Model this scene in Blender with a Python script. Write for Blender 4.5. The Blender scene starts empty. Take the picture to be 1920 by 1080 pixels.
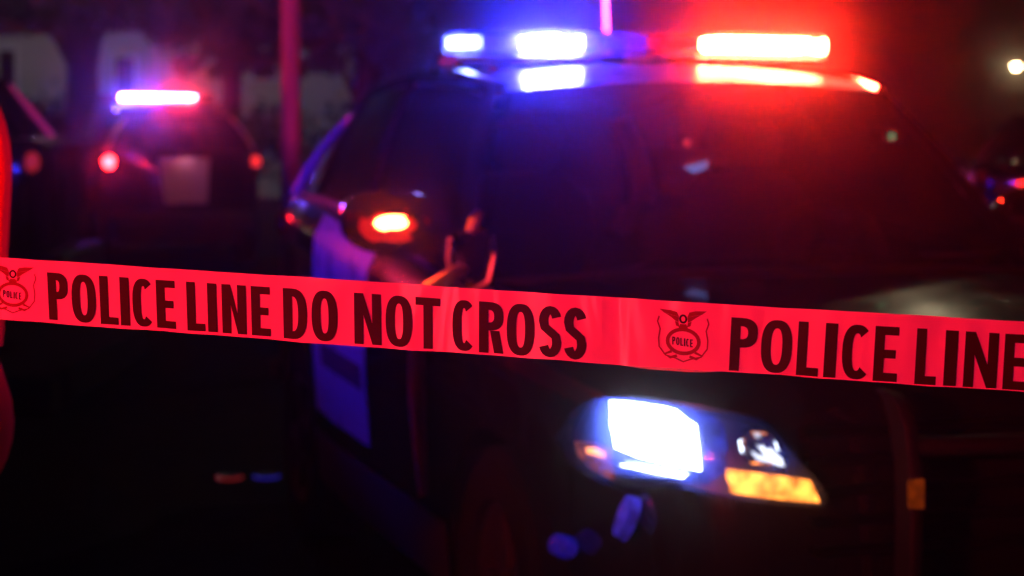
import bpy, math, random
import numpy as np
from mathutils import Vector, Matrix
random.seed(7); rng = np.random.default_rng(11)
R = math.radians
sc = bpy.context.scene
col = sc.collection

# ------------------------------------------------------------------ camera
FPX, YH, CAMH = 4013.0, 223.0, 1.615
cam_d = bpy.data.cameras.new('camera'); cam = bpy.data.objects.new('camera', cam_d); col.objects.link(cam)
cam.location = (0, 0, CAMH); cam.rotation_euler = (R(90), 0, 0)
cam_d.sensor_width = 36; cam_d.lens = FPX / 1920 * 36
cam_d.shift_y = -(540 - YH) / 1920
cam_d.clip_start = .05; cam_d.clip_end = 2000
cam_d.dof.use_dof = True; cam_d.dof.focus_distance = 2.48; cam_d.dof.aperture_fstop = 5.2
sc.camera = cam
# ------------------------------------------------------------------ world (night)
W = bpy.data.worlds.new('World'); sc.world = W; W.use_nodes = True
nt = W.node_tree
sky = nt.nodes.new('ShaderNodeTexSky'); sky.sky_type = 'NISHITA'; sky.sun_disc = False
sky.sun_elevation = R(-4); sky.sun_rotation = R(300)
bg = nt.nodes['Background']; bg.inputs['Strength'].default_value = .02
nt.links.new(sky.outputs['Color'], bg.inputs['Color'])
sc.view_settings.view_transform = 'Standard'; sc.view_settings.look = 'None'
sc.view_settings.exposure = 0; sc.view_settings.gamma = 1
try:
    sc.cycles.use_denoising = True
    sc.cycles.denoiser = 'OPENIMAGEDENOISE'
    sc.cycles.volume_bounces = 0
    sc.cycles.max_bounces = 8
    sc.cycles.sample_clamp_indirect = 6
    sc.cycles.use_light_tree = True
    sc.cycles.caustics_reflective = False; sc.cycles.caustics_refractive = False
except Exception as e:
    print(e)

# ------------------------------------------------------------------ helpers
def at(px, py, Y):
    return Vector(((px - 960) / FPX * Y, Y, CAMH - (py - YH) / FPX * Y))

def tag(o, label=None, cat=None, group=None, kind=None):
    if label: o['label'] = label
    if cat: o['category'] = cat
    if group: o['group'] = group
    if kind: o['kind'] = kind
    return o

def empty(name, loc=(0, 0, 0), rz=0):
    o = bpy.data.objects.new(name, None); col.objects.link(o)
    o.location = loc; o.rotation_euler = (0, 0, rz); o.empty_display_size = .2
    return o

class MB:
    def __init__(s): s.v = []; s.f = []
    def add(s, vs, fs):
        n = len(s.v); s.v += [tuple(p) for p in vs]; s.f += [tuple(i + n for i in f) for f in fs]; return s
    def grid(s, rows, closed=False):
        m = len(rows[0]); vs = [p for r in rows for p in r]; fs = []
        for i in range(len(rows) - 1):
            for j in range(m if closed else m - 1):
                k = (j + 1) % m
                fs.append((i * m + j, i * m + k, (i + 1) * m + k, (i + 1) * m + j))
        return s.add(vs, fs)
    def ngon(s, pts): return s.add(pts, [tuple(range(len(pts)))])
    def box(s, c, d, rot=None):
        vs = []
        for sx in (-1, 1):
            for sy in (-1, 1):
                for sz in (-1, 1):
                    p = Vector((sx * d[0] / 2, sy * d[1] / 2, sz * d[2] / 2))
                    if rot: p = rot @ p
                    vs.append(Vector(c) + p)
        return s.add(vs, [(0, 1, 3, 2), (4, 6, 7, 5), (0, 4, 5, 1), (2, 3, 7, 6), (0, 2, 6, 4), (1, 5, 7, 3)])
    def tube(s, pts, rad, n=10, cap=True):
        pts = [Vector(p) for p in pts]
        rr = rad if isinstance(rad, (list, tuple)) else [rad] * len(pts)
        rows = []; ref = None
        for i, p in enumerate(pts):
            t = (pts[min(i + 1, len(pts) - 1)] - pts[max(i - 1, 0)]).normalized()
            if ref is None:
                ref = t.orthogonal().normalized()
            a = (ref - t * ref.dot(t)).normalized(); ref = a; b = t.cross(a)
            rows.append([p + (a * math.cos(2 * math.pi * k / n) + b * math.sin(2 * math.pi * k / n)) * rr[i] for k in range(n)])
        s.grid(rows, True)
        if cap:
            s.ngon(rows[0][::-1]); s.ngon(rows[-1])
        return s
    def lathe(s, prof, origin, axis, n=24):
        """prof: (distance along axis, radius)"""
        axis = Vector(axis).normalized(); a = axis.orthogonal().normalized(); b = axis.cross(a); o = Vector(origin)
        rows = [[o + axis * h + (a * math.cos(2 * math.pi * k / n) + b * math.sin(2 * math.pi * k / n)) * max(r, 1e-4) for k in range(n)] for h, r in prof]
        return s.grid(rows, True)
    def build(s, name, mat, parent=None, smooth=True, bevel=0, subsurf=0, angle=35):
        me = bpy.data.meshes.new(name); me.from_pydata(s.v, [], s.f); me.update()
        o = bpy.data.objects.new(name, me); col.objects.link(o)
        me.materials.append(mat)
        import bmesh
        bm = bmesh.new(); bm.from_mesh(me); bmesh.ops.remove_doubles(bm, verts=bm.verts, dist=1e-5)
        bmesh.ops.recalc_face_normals(bm, faces=bm.faces); bm.to_mesh(me); bm.free()
        if smooth:
            for p in me.polygons: p.use_smooth = True
            try: me.set_sharp_from_angle(angle=R(angle))
            except Exception: pass
        if parent: o.parent = parent
        if bevel:
            m = o.modifiers.new('bevel', 'BEVEL'); m.width = bevel; m.segments = 2; m.limit_method = 'ANGLE'
        if subsurf:
            m = o.modifiers.new('subsurf', 'SUBSURF'); m.levels = subsurf; m.render_levels = subsurf
        return o

def children(o): return [c for c in bpy.data.objects if c.parent == o]
def copy_tree(o, parent=None):
    c = o.copy(); col.objects.link(c)
    if parent: c.parent = parent
    for ch in children(o): copy_tree(ch, c)
    return c

# ------------------------------------------------------------------ materials
def pbr(name, base, rough=.5, metal=0, coat=0, spec=.5, noise=0, nscale=8, bump=0, bscale=60, rvar=0, trans=0, alpha=1):
    m = bpy.data.materials.new(name); m.use_nodes = True
    n = m.node_tree; b = n.nodes['Principled BSDF']
    b.inputs['Base Color'].default_value = (*base, 1); b.inputs['Roughness'].default_value = rough
    b.inputs['Metallic'].default_value = metal; b.inputs['Coat Weight'].default_value = coat
    b.inputs['Coat Roughness'].default_value = .04
    b.inputs['Specular IOR Level'].default_value = spec
    b.inputs['Transmission Weight'].default_value = trans
    b.inputs['Alpha'].default_value = alpha
    tc = n.nodes.new('ShaderNodeTexCoord')
    if noise:
        t = n.nodes.new('ShaderNodeTexNoise'); t.inputs['Scale'].default_value = nscale; t.inputs['Detail'].default_value = 6
        n.links.new(tc.outputs['Object'], t.inputs['Vector'])
        mx = n.nodes.new('ShaderNodeMix'); mx.data_type = 'RGBA'
        mx.inputs[6].default_value = (*[c * (1 - noise) for c in base], 1); mx.inputs[7].default_value = (*[min(1, c * (1 + noise)) for c in base], 1)
        n.links.new(t.outputs['Fac'], mx.inputs[0]); n.links.new(mx.outputs[2], b.inputs['Base Color'])
    if rvar:
        t2 = n.nodes.new('ShaderNodeTexNoise'); t2.inputs['Scale'].default_value = 5; t2.inputs['Detail'].default_value = 8
        n.links.new(tc.outputs['Object'], t2.inputs['Vector'])
        mr = n.nodes.new('ShaderNodeMapRange'); mr.inputs['From Min'].default_value = .3; mr.inputs['From Max'].default_value = .7
        mr.inputs['To Min'].default_value = max(.02, rough - rvar); mr.inputs['To Max'].default_value = rough + rvar
        n.links.new(t2.outputs['Fac'], mr.inputs['Value']); n.links.new(mr.outputs['Result'], b.inputs['Roughness'])
    if bump:
        t3 = n.nodes.new('ShaderNodeTexNoise'); t3.inputs['Scale'].default_value = bscale; t3.inputs['Detail'].default_value = 8
        n.links.new(tc.outputs['Object'], t3.inputs['Vector'])
        bp = n.nodes.new('ShaderNodeBump'); bp.inputs['Strength'].default_value = bump; bp.inputs['Distance'].default_value = .01
        n.links.new(t3.outputs['Fac'], bp.inputs['Height']); n.links.new(bp.outputs['Normal'], b.inputs['Normal'])
    return m

def emit(name, c, s, base=(.02, .02, .02)):
    m = bpy.data.materials.new(name); m.use_nodes = True
    b = m.node_tree.nodes['Principled BSDF']
    b.inputs['Base Color'].default_value = (*base, 1); b.inputs['Roughness'].default_value = .2
    b.inputs['Emission Color'].default_value = (*c, 1); b.inputs['Emission Strength'].default_value = s
    return m

def glassmat(name, tint, refl_rough=.02, clear=.6):
    """thin tinted sheet glass: fresnel reflection over tinted see-through"""
    m = bpy.data.materials.new(name); m.use_nodes = True
    n = m.node_tree; n.nodes.clear()
    out = n.nodes.new('ShaderNodeOutputMaterial'); mx = n.nodes.new('ShaderNodeMixShader')
    tr = n.nodes.new('ShaderNodeBsdfTransparent'); tr.inputs['Color'].default_value = (*tint, 1)
    gl = n.nodes.new('ShaderNodeBsdfGlossy'); gl.inputs['Roughness'].default_value = refl_rough
    fr = n.nodes.new('ShaderNodeFresnel'); fr.inputs['IOR'].default_value = 1.5
    n.links.new(fr.outputs[0], mx.inputs[0]); n.links.new(tr.outputs[0], mx.inputs[1]); n.links.new(gl.outputs[0], mx.inputs[2])
    n.links.new(mx.outputs[0], out.inputs['Surface'])
    return m

def lensmat(name):
    m = glassmat(name, (.9, .92, .95), .02); n = m.node_tree
    out = n.nodes['Material Output']; old = out.inputs['Surface'].links[0].from_socket
    tl = n.nodes.new('ShaderNodeBsdfTranslucent'); tl.inputs['Color'].default_value = (.10, .16, .9, 1)
    mx = n.nodes.new('ShaderNodeMixShader'); mx.inputs[0].default_value = .24
    n.links.new(old, mx.inputs[1]); n.links.new(tl.outputs[0], mx.inputs[2]); n.links.new(mx.outputs[0], out.inputs['Surface'])
    return m
def tintlens(name, tint, scat, amt=.16):
    m = glassmat(name, tint, .05); n = m.node_tree
    out = n.nodes['Material Output']; old = out.inputs['Surface'].links[0].from_socket
    tl = n.nodes.new('ShaderNodeBsdfTranslucent'); tl.inputs['Color'].default_value = (*scat, 1)
    mx = n.nodes.new('ShaderNodeMixShader'); mx.inputs[0].default_value = amt
    n.links.new(old, mx.inputs[1]); n.links.new(tl.outputs[0], mx.inputs[2]); n.links.new(mx.outputs[0], out.inputs['Surface'])
    return m
def ribbed(m, scale, lo, hi):
    """moulded ribs and cells of a lamp lens: uneven brightness over a lamp or glow patch"""
    n = m.node_tree; b = n.nodes['Principled BSDF']; st = b.inputs['Emission Strength'].default_value
    tc = n.nodes.new('ShaderNodeTexCoord'); t = n.nodes.new('ShaderNodeTexNoise'); t.inputs['Scale'].default_value = scale; t.inputs['Detail'].default_value = 3
    mr = n.nodes.new('ShaderNodeMapRange'); mr.inputs['From Min'].default_value = .32; mr.inputs['From Max'].default_value = .68
    mr.inputs['To Min'].default_value = st * lo; mr.inputs['To Max'].default_value = st * hi
    n.links.new(tc.outputs['Object'], t.inputs['Vector']); n.links.new(t.outputs['Fac'], mr.inputs['Value']); n.links.new(mr.outputs['Result'], b.inputs['Emission Strength'])
    return m
# lamp strengths
S_BLUE, S_RED = 4200., 3200.
M = dict(
    black=pbr('black_paint', (.008, .008, .010), .16, coat=1, rvar=.05),
    white=pbr('white_paint', (.78, .78, .80), .3, coat=.6, rvar=.06),
    vanpaint=pbr('red_lit_van_paint', (.72, .015, .02), .7, spec=0),  # red lamp light put into the van's body colour
    trim=pbr('black_plastic', (.012, .012, .013), .5, bump=.1, bscale=200),
    rubber=pbr('tyre_rubber', (.008, .008, .008), .9, bump=.3, bscale=80, spec=.05),
    steel=pbr('dark_steel', (.05, .05, .055), .3, metal=.6, rvar=.1),
    chrome=pbr('chrome', (.75, .75, .78), .12, metal=1, rvar=.05),
    matte=pbr('matte_black', (.004, .004, .004), .9, spec=.02),
    pillar=pbr('pink_rim_light_pillar', (.95, .62, .70), .22, coat=.8),  # pink rim light put into the paint colour
    matte2=pbr('worn_black_steel', (.008, .008, .009), .6, spec=.25, rvar=.15),
    mast=pbr('white_mast', (.8, .78, .8), .35),
    rim=pbr('wheel_steel', (.03, .03, .032), .45, metal=.5),
    satin=pbr('satin_metal', (.6, .6, .62), .28, metal=1),
    bezel=pbr('smoked_bezel', (.25, .25, .3), .3, metal=1),
    roof=pbr('dusty_black_roof', (.016, .016, .018), .36, rvar=.10),
    spot=pbr('spotlight_chrome', (.8, .75, .72), .42, metal=1, rvar=.08),
    cloth=pbr('seat_cloth', (.02, .02, .022), .9, bump=.3, bscale=120),
    stripe=pbr('dark_stripe', (.01, .01, .03), .5),
    glass=glassmat('tinted_glass', (.10, .10, .11), .03),
    wind=glassmat('windscreen_glass', (.20, .21, .21), .05),
    lens=lensmat('clear_lens'),
    reflector=pbr('lamp_reflector', (.10, .12, .26), .42, metal=1, rvar=.1, bump=.3, bscale=30),
    plate=pbr('pale_panel', (.62, .60, .62), .5, noise=.12, nscale=6),
    amber_off=pbr('amber_lens', (.75, .22, .01), .2, coat=.5),
    tail_off=pbr('red_lens', (.25, .005, .008), .15, coat=1),
    blue_off=tintlens('blue_lens', (.62, .60, 1), (.10, .10, 1)),
    red_off=tintlens('red_bar_lens', (1, .55, .62), (1, .05, .05)),
    led_off=pbr('led_block', (.25, .25, .27), .4),
    blue_on=emit('blue_lamp', (.045, .05, 1), S_BLUE),
    blue_end=emit('blue_lamp_end', (.30, .40, 1), 40),
    red_on=emit('red_lamp', (1, .035, .012), S_RED),
    blue_far=emit('blue_lamp_far', (.06, .06, 1), 1100),
    red_far=emit('red_lamp_far', (1, .03, .02), 1100),
    red_key=emit('red_lamp_key', (1, .055, .065), 5600),
    blue_key=emit('blue_lamp_key', (.02, .012, 1), 1350),
    lef_red=emit('red_lamp_side', (1, .05, .14), 1300),
    mirror_halo=emit('mirror_red_halo', (1, .012, .012), .55),  # red halo around the mirror lamp, put in as emission
    head=emit('headlamp_led', (.72, .84, 1), 22),
    head_bowl_glow=ribbed(emit('headlamp_bowl_glow', (.05, .07, .9), .3), 18, .0, 2.4),  # emission stands in for lamp light on the bowl
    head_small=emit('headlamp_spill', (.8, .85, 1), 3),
    amber=ribbed(emit('amber_turn_lamp', (1, .25, .03), 3.8), 30, .3, 1.7),
    amber_low=ribbed(emit('amber_marker_lamp', (1, .15, .01), .26), 34, .25, 1.7),
    amber_dull=ribbed(emit('amber_bumper_glint', (1, .12, .005), .08), 26, .05, 2.2),  # turn-lamp reflection put in as a glow
    streak_glow=ribbed(emit('blue_streak_glow', (.06, .045, 1), .3), 16, .2, 2),  # blue bumper reflection put in as emission
    streak_glow_low=ribbed(emit('low_blue_streak_glow', (.02, .02, 1), .13), 16, .3, 1.8),  # same for the lower blue reflection
    tail=emit('brake_lamp', (1, .009, .012), 110),
    tail_dim=emit('tail_lamp_dim', (1, .04, .05), .3),
    tail_low=emit('tail_lamp_low', (1, .03, .03), 1.5),
    mirror_red=emit('mirror_red_lamp', (1, .05, .012), 160),
    plate_lit=emit('plate_lamp_glow', (1, .22, .36), 110),
    led_red=emit('red_indicator', (1, .06, .08), 3),
    led_green=emit('green_indicator', (.1, .8, .4), 1.6),
    glint_blue=emit('blue_mirror_reflection', (.2, .3, 1), 2.0),  # blue reflection in the rear-view mirror, put in as emission
)

# ------------------------------------------------------------------ ground
g = pbr('asphalt', (.011, .011, .012), .9, noise=.4, nscale=9, bump=.5, bscale=120, rvar=.08, spec=.06)
mb = MB(); xs = [-400, -60, -20, 0, 20, 60, 400]; ys = [-400, -40, 0, 20, 60, 150, 600]
mb.grid([[(x, y, 0) for x in xs] for y in ys]); tag(mb.build('road', g), kind='structure')
mb = MB(); mb.box((-8.3, 13.2, .1025), (11.6, 3.2, .205)); tag(mb.build('pavement', pbr('pavement_concrete', (.03, .03, .03), .9, noise=.3, nscale=8, bump=.4, bscale=60, spec=.1), bevel=.015), kind='structure')

# ------------------------------------------------------------------ patrol SUV  (local: x back from nose, y to its right, z up)
TH = .2828; NOSE = Vector((1.139, 4.867))
sT, cT = math.sin(TH), math.cos(TH)
def carpt(px, py, X):
    """local (X,Y,Z) of the point seen at a pixel on the plane X=const of the main car"""
    k = (px - 960) / FPX
    # (nx - s X - c Y) = k (ny + c X - s Y)
    Y = (NOSE.x - sT * X - k * (NOSE.y + cT * X)) / (cT - k * sT)
    d = NOSE.y + cT * X - sT * Y
    return (X, Y, CAMH - (py - YH) / FPX * d)

I = lambda x, a: float(np.interp(x, [p[0] for p in a], [p[1] for p in a]))
WID = [(0, .56), (.02, .64), (.06, .71), (.12, .765), (.2, .81), (.3, .85), (.45, .895), (.7, .945), (1, .975), (1.5, .985), (3.0, .985), (3.4, .965), (3.9, .935), (4.3, .895), (4.7, .84), (4.88, .79), (4.97, .72), (5.0, .66)]
SHO = [(0, .93), (.1, .97), (.3, 1.01), (.8, 1.075), (1.3, 1.13), (2.3, 1.21), (3.4, 1.28), (4.9, 1.28), (5.0, 1.24)]
wid = lambda X: I(X, WID); sho = lambda X: I(X, SHO)
WHEELS = (.95, 3.82)
def zbot(X):
    z = I(X, [(0, .36), (.15, .27), (.5, .26), (4.5, .30), (5, .40)])
    for wc in WHEELS:
        d = abs(X - wc)
        if d < .43: z = max(z, .385 + math.sqrt(.43 ** 2 - d * d))
    return z
def lean(X, z):
    k = max(0, 1 - X / .35)
    return k * I(z, [(.3, .06), (.5, 0), (.7, 0), (.88, .02), (1.02, .13), (1.1, .16)])
def side_y(X, z):
    w = wid(X); s_ = sho(X)
    f = I(z, [(.25, .955), (.45, .975), (.62, .985), (.8, 1.0), (.95, .998)])
    tk = max(0, min(1, (z - (s_ - .14)) / .14))
    return w * f - .05 * tk * tk
TS = [0, .04, .12, .25, .4, .55, .68, .8, .88, .94, 1]
def profile(X):
    zb, zs = zbot(X), sho(X); P = [(X + lean(X, zb), .72 * wid(X), zb)]
    for t in TS:
        z = zb + t * (zs - zb); P.append((X + lean(X, z), side_y(X, z), z))
    hood = X < 1.36
    w = wid(X)
    for fr, up in ((.90, .016), (.84, .026), (.78, .024), (.72, .034), (.5, .05), (.25, .058), (0, .06)):
        if not hood: up = min(up, .012)
        z = zs + up; P.append((X + lean(X, z), w * fr, z))
    return P
def arcs(wc): return [wc + .43 * math.sin(a) for a in np.linspace(-math.pi / 2, math.pi / 2, 17)]
XS = sorted(set(np.round([0, .02, .06, .12, .2, .3, .4, .47, 1.359, 1.361, 1.45, 1.6, 1.8, 2, 2.2, 2.4, 2.6, 2.8, 3, 3.2, 3.3, 4.4, 4.55, 4.7, 4.8, 4.88, 4.93, 4.97, 5.0] + arcs(WHEELS[0]) + arcs(WHEELS[1]), 4)))

def make_suv():
    root = empty('patrol_suv')
    # ---- lower body
    mb = MB(); rows = []
    for X in XS:
        p = profile(X); rows.append(p + [(a, -b, c) for a, b, c in p[-2::-1]])
    mb.grid(rows); mb.ngon(rows[0]); mb.ngon(rows[-1][::-1])
    body = mb.build('body', M['black'], root, angle=40)
    # underside
    u = MB(); u.box((2.5, 0, .33), (4.5, 1.35, .12)); u.build('underbody', M['trim'], root)
    # ---- greenhouse
    belt = lambda X: Vector((X, .905 * I(X, [(1.3, .96), (1.8, 1.0), (3.0, 1.0), (3.4, .985), (3.9, .95), (4.3, .91), (4.8, .85)]), sho(X) + .008))
    rail = lambda X: Vector((X, I(X, [(1.95, .64), (2.4, .685), (3.0, .68), (3.6, .655), (4.0, .63), (4.5, .57)]), I(X, [(1.95, 1.70), (2.3, 1.752), (3.0, 1.768), (3.8, 1.725), (4.5, 1.625)])))
    def side_pt(t, v, sg, off=0):
        b = belt(1.42 + t * 3.33); r = rail(2.0 + t * 2.5)
        p = b.lerp(r, v); p.y += .025 * math.sin(math.pi * v) + off
        return (p.x, sg * p.y, p.z)
    def side_patch(name, t0, t1, v0, v1, mat, sg, off=0, nt_=10):
        m = MB(); m.grid([[side_pt(t0 + (t1 - t0) * i / nt_, v0 + (v1 - v0) * j / 6, sg, off) for j in range(7)] for i in range(nt_ + 1)])
        return m.build(name, mat, root)
    for sg in (1, -1):
        side_patch('windscreen_pillar', 0, .045, 0, 1, M['black'], sg, .006, 2)
        side_patch('front_window', .045, .36, .06, .93, M['glass'], sg)
        side_patch('door_pillar', .355, .405, 0, 1, M['matte'], sg, .005, 2)
        side_patch('rear_window', .40, .70, .06, .93, M['glass'], sg)
        side_patch('rear_pillar', .695, .755, 0, 1, M['matte'], sg, .006, 2)
        side_patch('quarter_window', .75, .93, .06, .93, M['glass'], sg)
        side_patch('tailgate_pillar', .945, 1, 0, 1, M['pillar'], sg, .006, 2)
        side_patch('window_sill', .04, .93, 0, .075, M['trim'], sg, .008)
        m = MB(); m.tube([Vector(side_pt(t, 1, sg, .0)) for t in np.linspace(-.005, 1, 24)], .024, 8); m.build('roof_rail', M['black'], root)
        m = MB(); m.tube([Vector(side_pt(1.004, v, sg, .004)) for v in np.linspace(.02, 1, 14)], .022, 10); m.build('pillar_rim_tube', M['pillar'], root)  # pink tube added along the pillar edge as its rim light
    # roof
    def roof_pt(X, f):
        r = rail(X); z = r.z + .05 * (1 - f * f) * I(X, [(1.9, .6), (2.3, 1), (4, 1), (4.5, .7)])
        return (X - .07 * (1 - f * f) * max(0, 1 - (X - 1.95) / .5), r.y * f, z)
    m = MB(); m.grid([[roof_pt(X, f) for f in np.linspace(-1, 1, 17)] for X in (1.95, 2.0, 2.08, 2.2, 2.4, 2.7, 3, 3.4, 3.8, 4.2, 4.4, 4.5)])
    m.build('roof', M['roof'], root)
    # windscreen
    m = MB(); rows = []
    for j in range(11):
        v = j / 10; row = []
        for i in range(17):
            f = -1 + i / 8
            b = belt(1.42); bp = Vector((b.x - .17 * (1 - f * f), b.y * f, b.z + .035 * (1 - f * f)))
            rp = Vector(roof_pt(1.95, f)); p = bp.lerp(rp, v); p.x -= .03 * math.sin(math.pi * v); p.z += .02 * math.sin(math.pi * v)
            row.append(p)
        rows.append(row)
    m.grid(rows); m.build('windscreen', M['wind'], root)
    m = MB(); m.tube([r_ + Vector((.0, 0, .004)) for r_ in rows[0]], .014, 6); m.build('wiper_cowl', M['trim'], root)
    for y0 in (.55, -.2):
        m = MB(); m.tube([(1.30, y0, 1.185), (1.34, y0 - .25, 1.215), (1.36, y0 - .52, 1.225)], .008, 6); m.build('wiper', M['trim'], root)
    # rear glass + tailgate
    m = MB(); m.grid([[Vector((4.75, .90 * f * .85, 1.295)).lerp(Vector(roof_pt(4.5, f)), v) + Vector((.06 * (1 - f * f), 0, 0)) for f in np.linspace(-1, 1, 9)] for v in np.linspace(0, 1, 5)])
    m.build('rear_screen', M['glass'], root)
    m = MB(); m.box((5.03, 0, .52), (.14, 1.5, .22)); m.build('rear_bumper', M['trim'], root, bevel=.04)
    lp = MB()
    lp.ngon([(5.012, -.27, 1.20), (5.012, .27, 1.20), (5.020, .245, .72), (5.020, -.20, .72)]); lp.ngon([(4.99, -.27, 1.20), (4.99, -.20, .72), (4.99, .245, .72), (4.99, .27, 1.20)])
    lp.build('tailgate_panel', M['plate'], root)
    m = MB(); m.lathe([(0, 0), (0, .015), (.014, .014), (.02, .0)], (5.085, .0, 1.270), (.5, 0, -1), 12); m.build('plate_lamp', M['lens'], root).__setitem__('role', 'plate_lamp')
    m = MB(); m.box((5.06, 0, 1.278), (.15, .14, .014)); m.box((5.128, 0, 1.258), (.012, .14, .035)); m.build('plate_lamp_bracket', M['trim'], root)
    for sg in (1, -1):
        m = MB(); m.lathe([(0, .0), (0, .055), (.02, .06), (.045, .045), (.055, .0)], (4.90, sg * .77, 1.16), (1, sg * .25, 0)); m.build('tail_lamp', M['tail_off'], root)
    # ---- doors (skins 5 mm proud)
    def skin(name, x0, x1, z0, z1f, mat, sg, off=.005, parent=root, n=8):
        m = MB(); rows = []
        for i in range(n + 1):
            X = x0 + (x1 - x0) * i / n; zt = z1f(X) if callable(z1f) else z1f; zz0 = z0(X) if callable(z0) else z0
            rows.append([(X, sg * (side_y(X, zz0 + (zt - zz0) * j / 8) + off), zz0 + (zt - zz0) * j / 8) for j in range(9)])
        m.grid(rows); o = m.build(name, mat, parent)
        return o
    for sg in (1, -1):
        fd = skin('front_door', 1.70, 2.36, .50, lambda X: sho(X) - .01, M['black'], sg)
        rd = skin('rear_door', 2.375, 3.36, .56, lambda X: sho(X) - .004, M['white'], sg)
        skin('door_stripe', 2.42, 3.12, lambda X: .735 + .02 * (X - 2.4), lambda X: .815 + .02 * (X - 2.4), M['stripe'], sg, .009, rd)
        for (dr, hx) in ((fd, 2.22), (rd, 3.2)):
            m = MB(); m.tube([(hx - .1, sg * .99, 1.02), (hx - .07, sg * 1.02, 1.03), (hx + .07, sg * 1.02, 1.035), (hx + .1, sg * .99, 1.03)], .012, 8); m.build('door_handle', M['trim'], dr)
        m = MB(); m.tube([(1.69, sg * (side_y(1.69, z) + .006), z) for z in np.linspace(.52, 1.05, 10)], [.006, .010, .013, .015, .016, .017, .018, .018, .018, .018], 10); m.build('door_edge_streak', M['pillar'], fd)  # pink strip added as the red highlight on the door
        skin('rocker_panel', 1.40, 3.38, .30, .49, M['trim'], sg, .01)
    # ---- wheels
    for wc in WHEELS:
        for sg in (1, -1):
            t = MB(); t.lathe([(-.11, .24), (-.11, .36), (-.09, .385), (.09, .385), (.11, .36), (.11, .25), (.08, .24)], (wc, sg * (.85 if wc < 2 else .82), .385), (0, sg, 0), 36)
            w_ = t.build('wheel', M['rubber'], root)
            t = MB(); t.lathe([(.02, .25), (.085, .245), (.08, .22), (.05, .18), (.055, .08), (.09, .06), (.095, 0)], (wc, sg * .85, .385), (0, sg, 0), 30)
            for k in range(5):
                a = k * 2 * math.pi / 5; t.box((wc + .15 * math.cos(a), sg * .915, .385 + .15 * math.sin(a)), (.17, .02, .06), Matrix.Rotation(-a, 3, 'Y'))
            t.build('rim', M['rim'], w_)
    # ---- mirrors
    for sg in (1, -1):
        rings = []
        for k, (dx, sc_) in enumerate(((-.085, .25), (-.075, .62), (-.045, .9), (0, 1), (.05, .98), (.075, .9))):
            ring = []
            for a in np.linspace(0, 2 * math.pi, 24, endpoint=False):
                ca, sa = math.cos(a), math.sin(a)
                ex = lambda v: math.copysign(abs(v) ** .75, v)
                ring.append((1.66 + dx, sg * (1.045 + .165 * sc_ * ex(ca)), 1.315 + .094 * sc_ * ex(sa) + .012 * ca))
            rings.append(ring)
        m = MB(); m.grid(rings, True); m.ngon(rings[0]); m.ngon(rings[-1][::-1])
        m.tube([(1.63, sg * .84, 1.185), (1.65, sg * .92, 1.20), (1.66, sg * .98, 1.25)], .028, 8)
        mir = m.build('mirror', M['black'], root)
        m = MB(); ring = []
        for dx, s2 in ((-.089, .3), (-.085, .8), (-.077, 1)):
            ring.append([(1.66 + dx, sg * (1.075 + .066 * s2 * math.cos(a)), 1.318 + .028 * s2 * math.sin(a)) for a in np.linspace(0, 2 * math.pi, 20, endpoint=False)])
        m.grid(ring, True); m.ngon(ring[0]); lo = m.build('mirror_lamp', M['tail_off'], mir)
        m = MB(); ring = []
        for dx, s2 in ((-.087, .3), (-.080, .75), (-.062, 1)):
            ring.append([(1.66 + dx, sg * (1.06 + .115 * s2 * math.cos(a)), 1.312 + .060 * s2 * math.sin(a)) for a in np.linspace(0, 2 * math.pi, 24, endpoint=False)])
        m.grid(ring, True); m.ngon(ring[0]); lo = m.build('mirror_halo_disc', M['tail_off'], mir)  # larger disc that glows as the halo around the lamp
        # spotlight on the windscreen pillar
        m = MB(); o = Vector((1.34, sg * .915, 1.255)); ax = (-.30, sg * .18, .93)
        for q in (-1, 1):
            e_ = Vector((0, q * .058, 0))
            m.tube([o + e_ + Vector((.0, 0, .035)), o + e_ * 1.12 + Vector((0, 0, -.02)), o + e_ * .9 + Vector((.01, 0, -.09)), o + Vector((.015, 0, -.115))], .007, 8)
        m.tube([o + Vector((.0, 0, .05)), o + Vector((-.01, -sg * .012, .085)), o + Vector((-.01, -sg * .025, .105))], [.016, .02, .012], 8)
        m.tube([o + Vector((-.01, sg * .02, -.045)), o + Vector((-.015, sg * .06, -.07)), o + Vector((-.01, sg * .12, -.115))], [.018, .022, .03], 10)
        spl = m.build('spotlight', M['spot'], root)
        m = MB()
        m.lathe([(-.10, 0), (-.095, .022), (-.06, .042), (0, .054), (.03, .060), (.04, .057), (.03, .052), (.005, .035), (0, 0)], o, ax, 22)
        m.build('lamp_cup', M['black'], spl)
    # ---- light bar
    BX, BZ = 2.45, 1.845
    m = MB()
    nr = 24
    def bar_sec(y, sx=1, sz=1):
        bow = .10 * (y / .66) ** 2
        return [(BX + bow + .135 * sx * math.copysign(abs(math.cos(a)) ** .5, math.cos(a)), y, BZ - .034 + .018 * sz * math.copysign(abs(math.sin(a)) ** .5, math.sin(a))) for a in np.linspace(0, 2 * math.pi, nr, endpoint=False)]
    ys_ = np.linspace(.665, -.665, 21)
    secs = [bar_sec(y, .9 if abs(y) > .66 else 1) for y in ys_]
    m.grid(secs, True); m.ngon(secs[0]); m.ngon(secs[-1][::-1])
    for y in (.5, -.5): m.box((BX + .05, y, 1.775), (.10, .05, .07))
    bar = m.build('light_bar', M['trim'], root)
    for y, w_ in ((.045, .05), (-.225, .04)):
        m = MB(); m.box((BX - .10, y, 1.795), (.05, w_, .05)); m.box((BX - .135, y + .01, 1.818), (.012, w_ * 3, .012)); m.build('mounting_foot', M['satin'], bar, bevel=.006)
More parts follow.
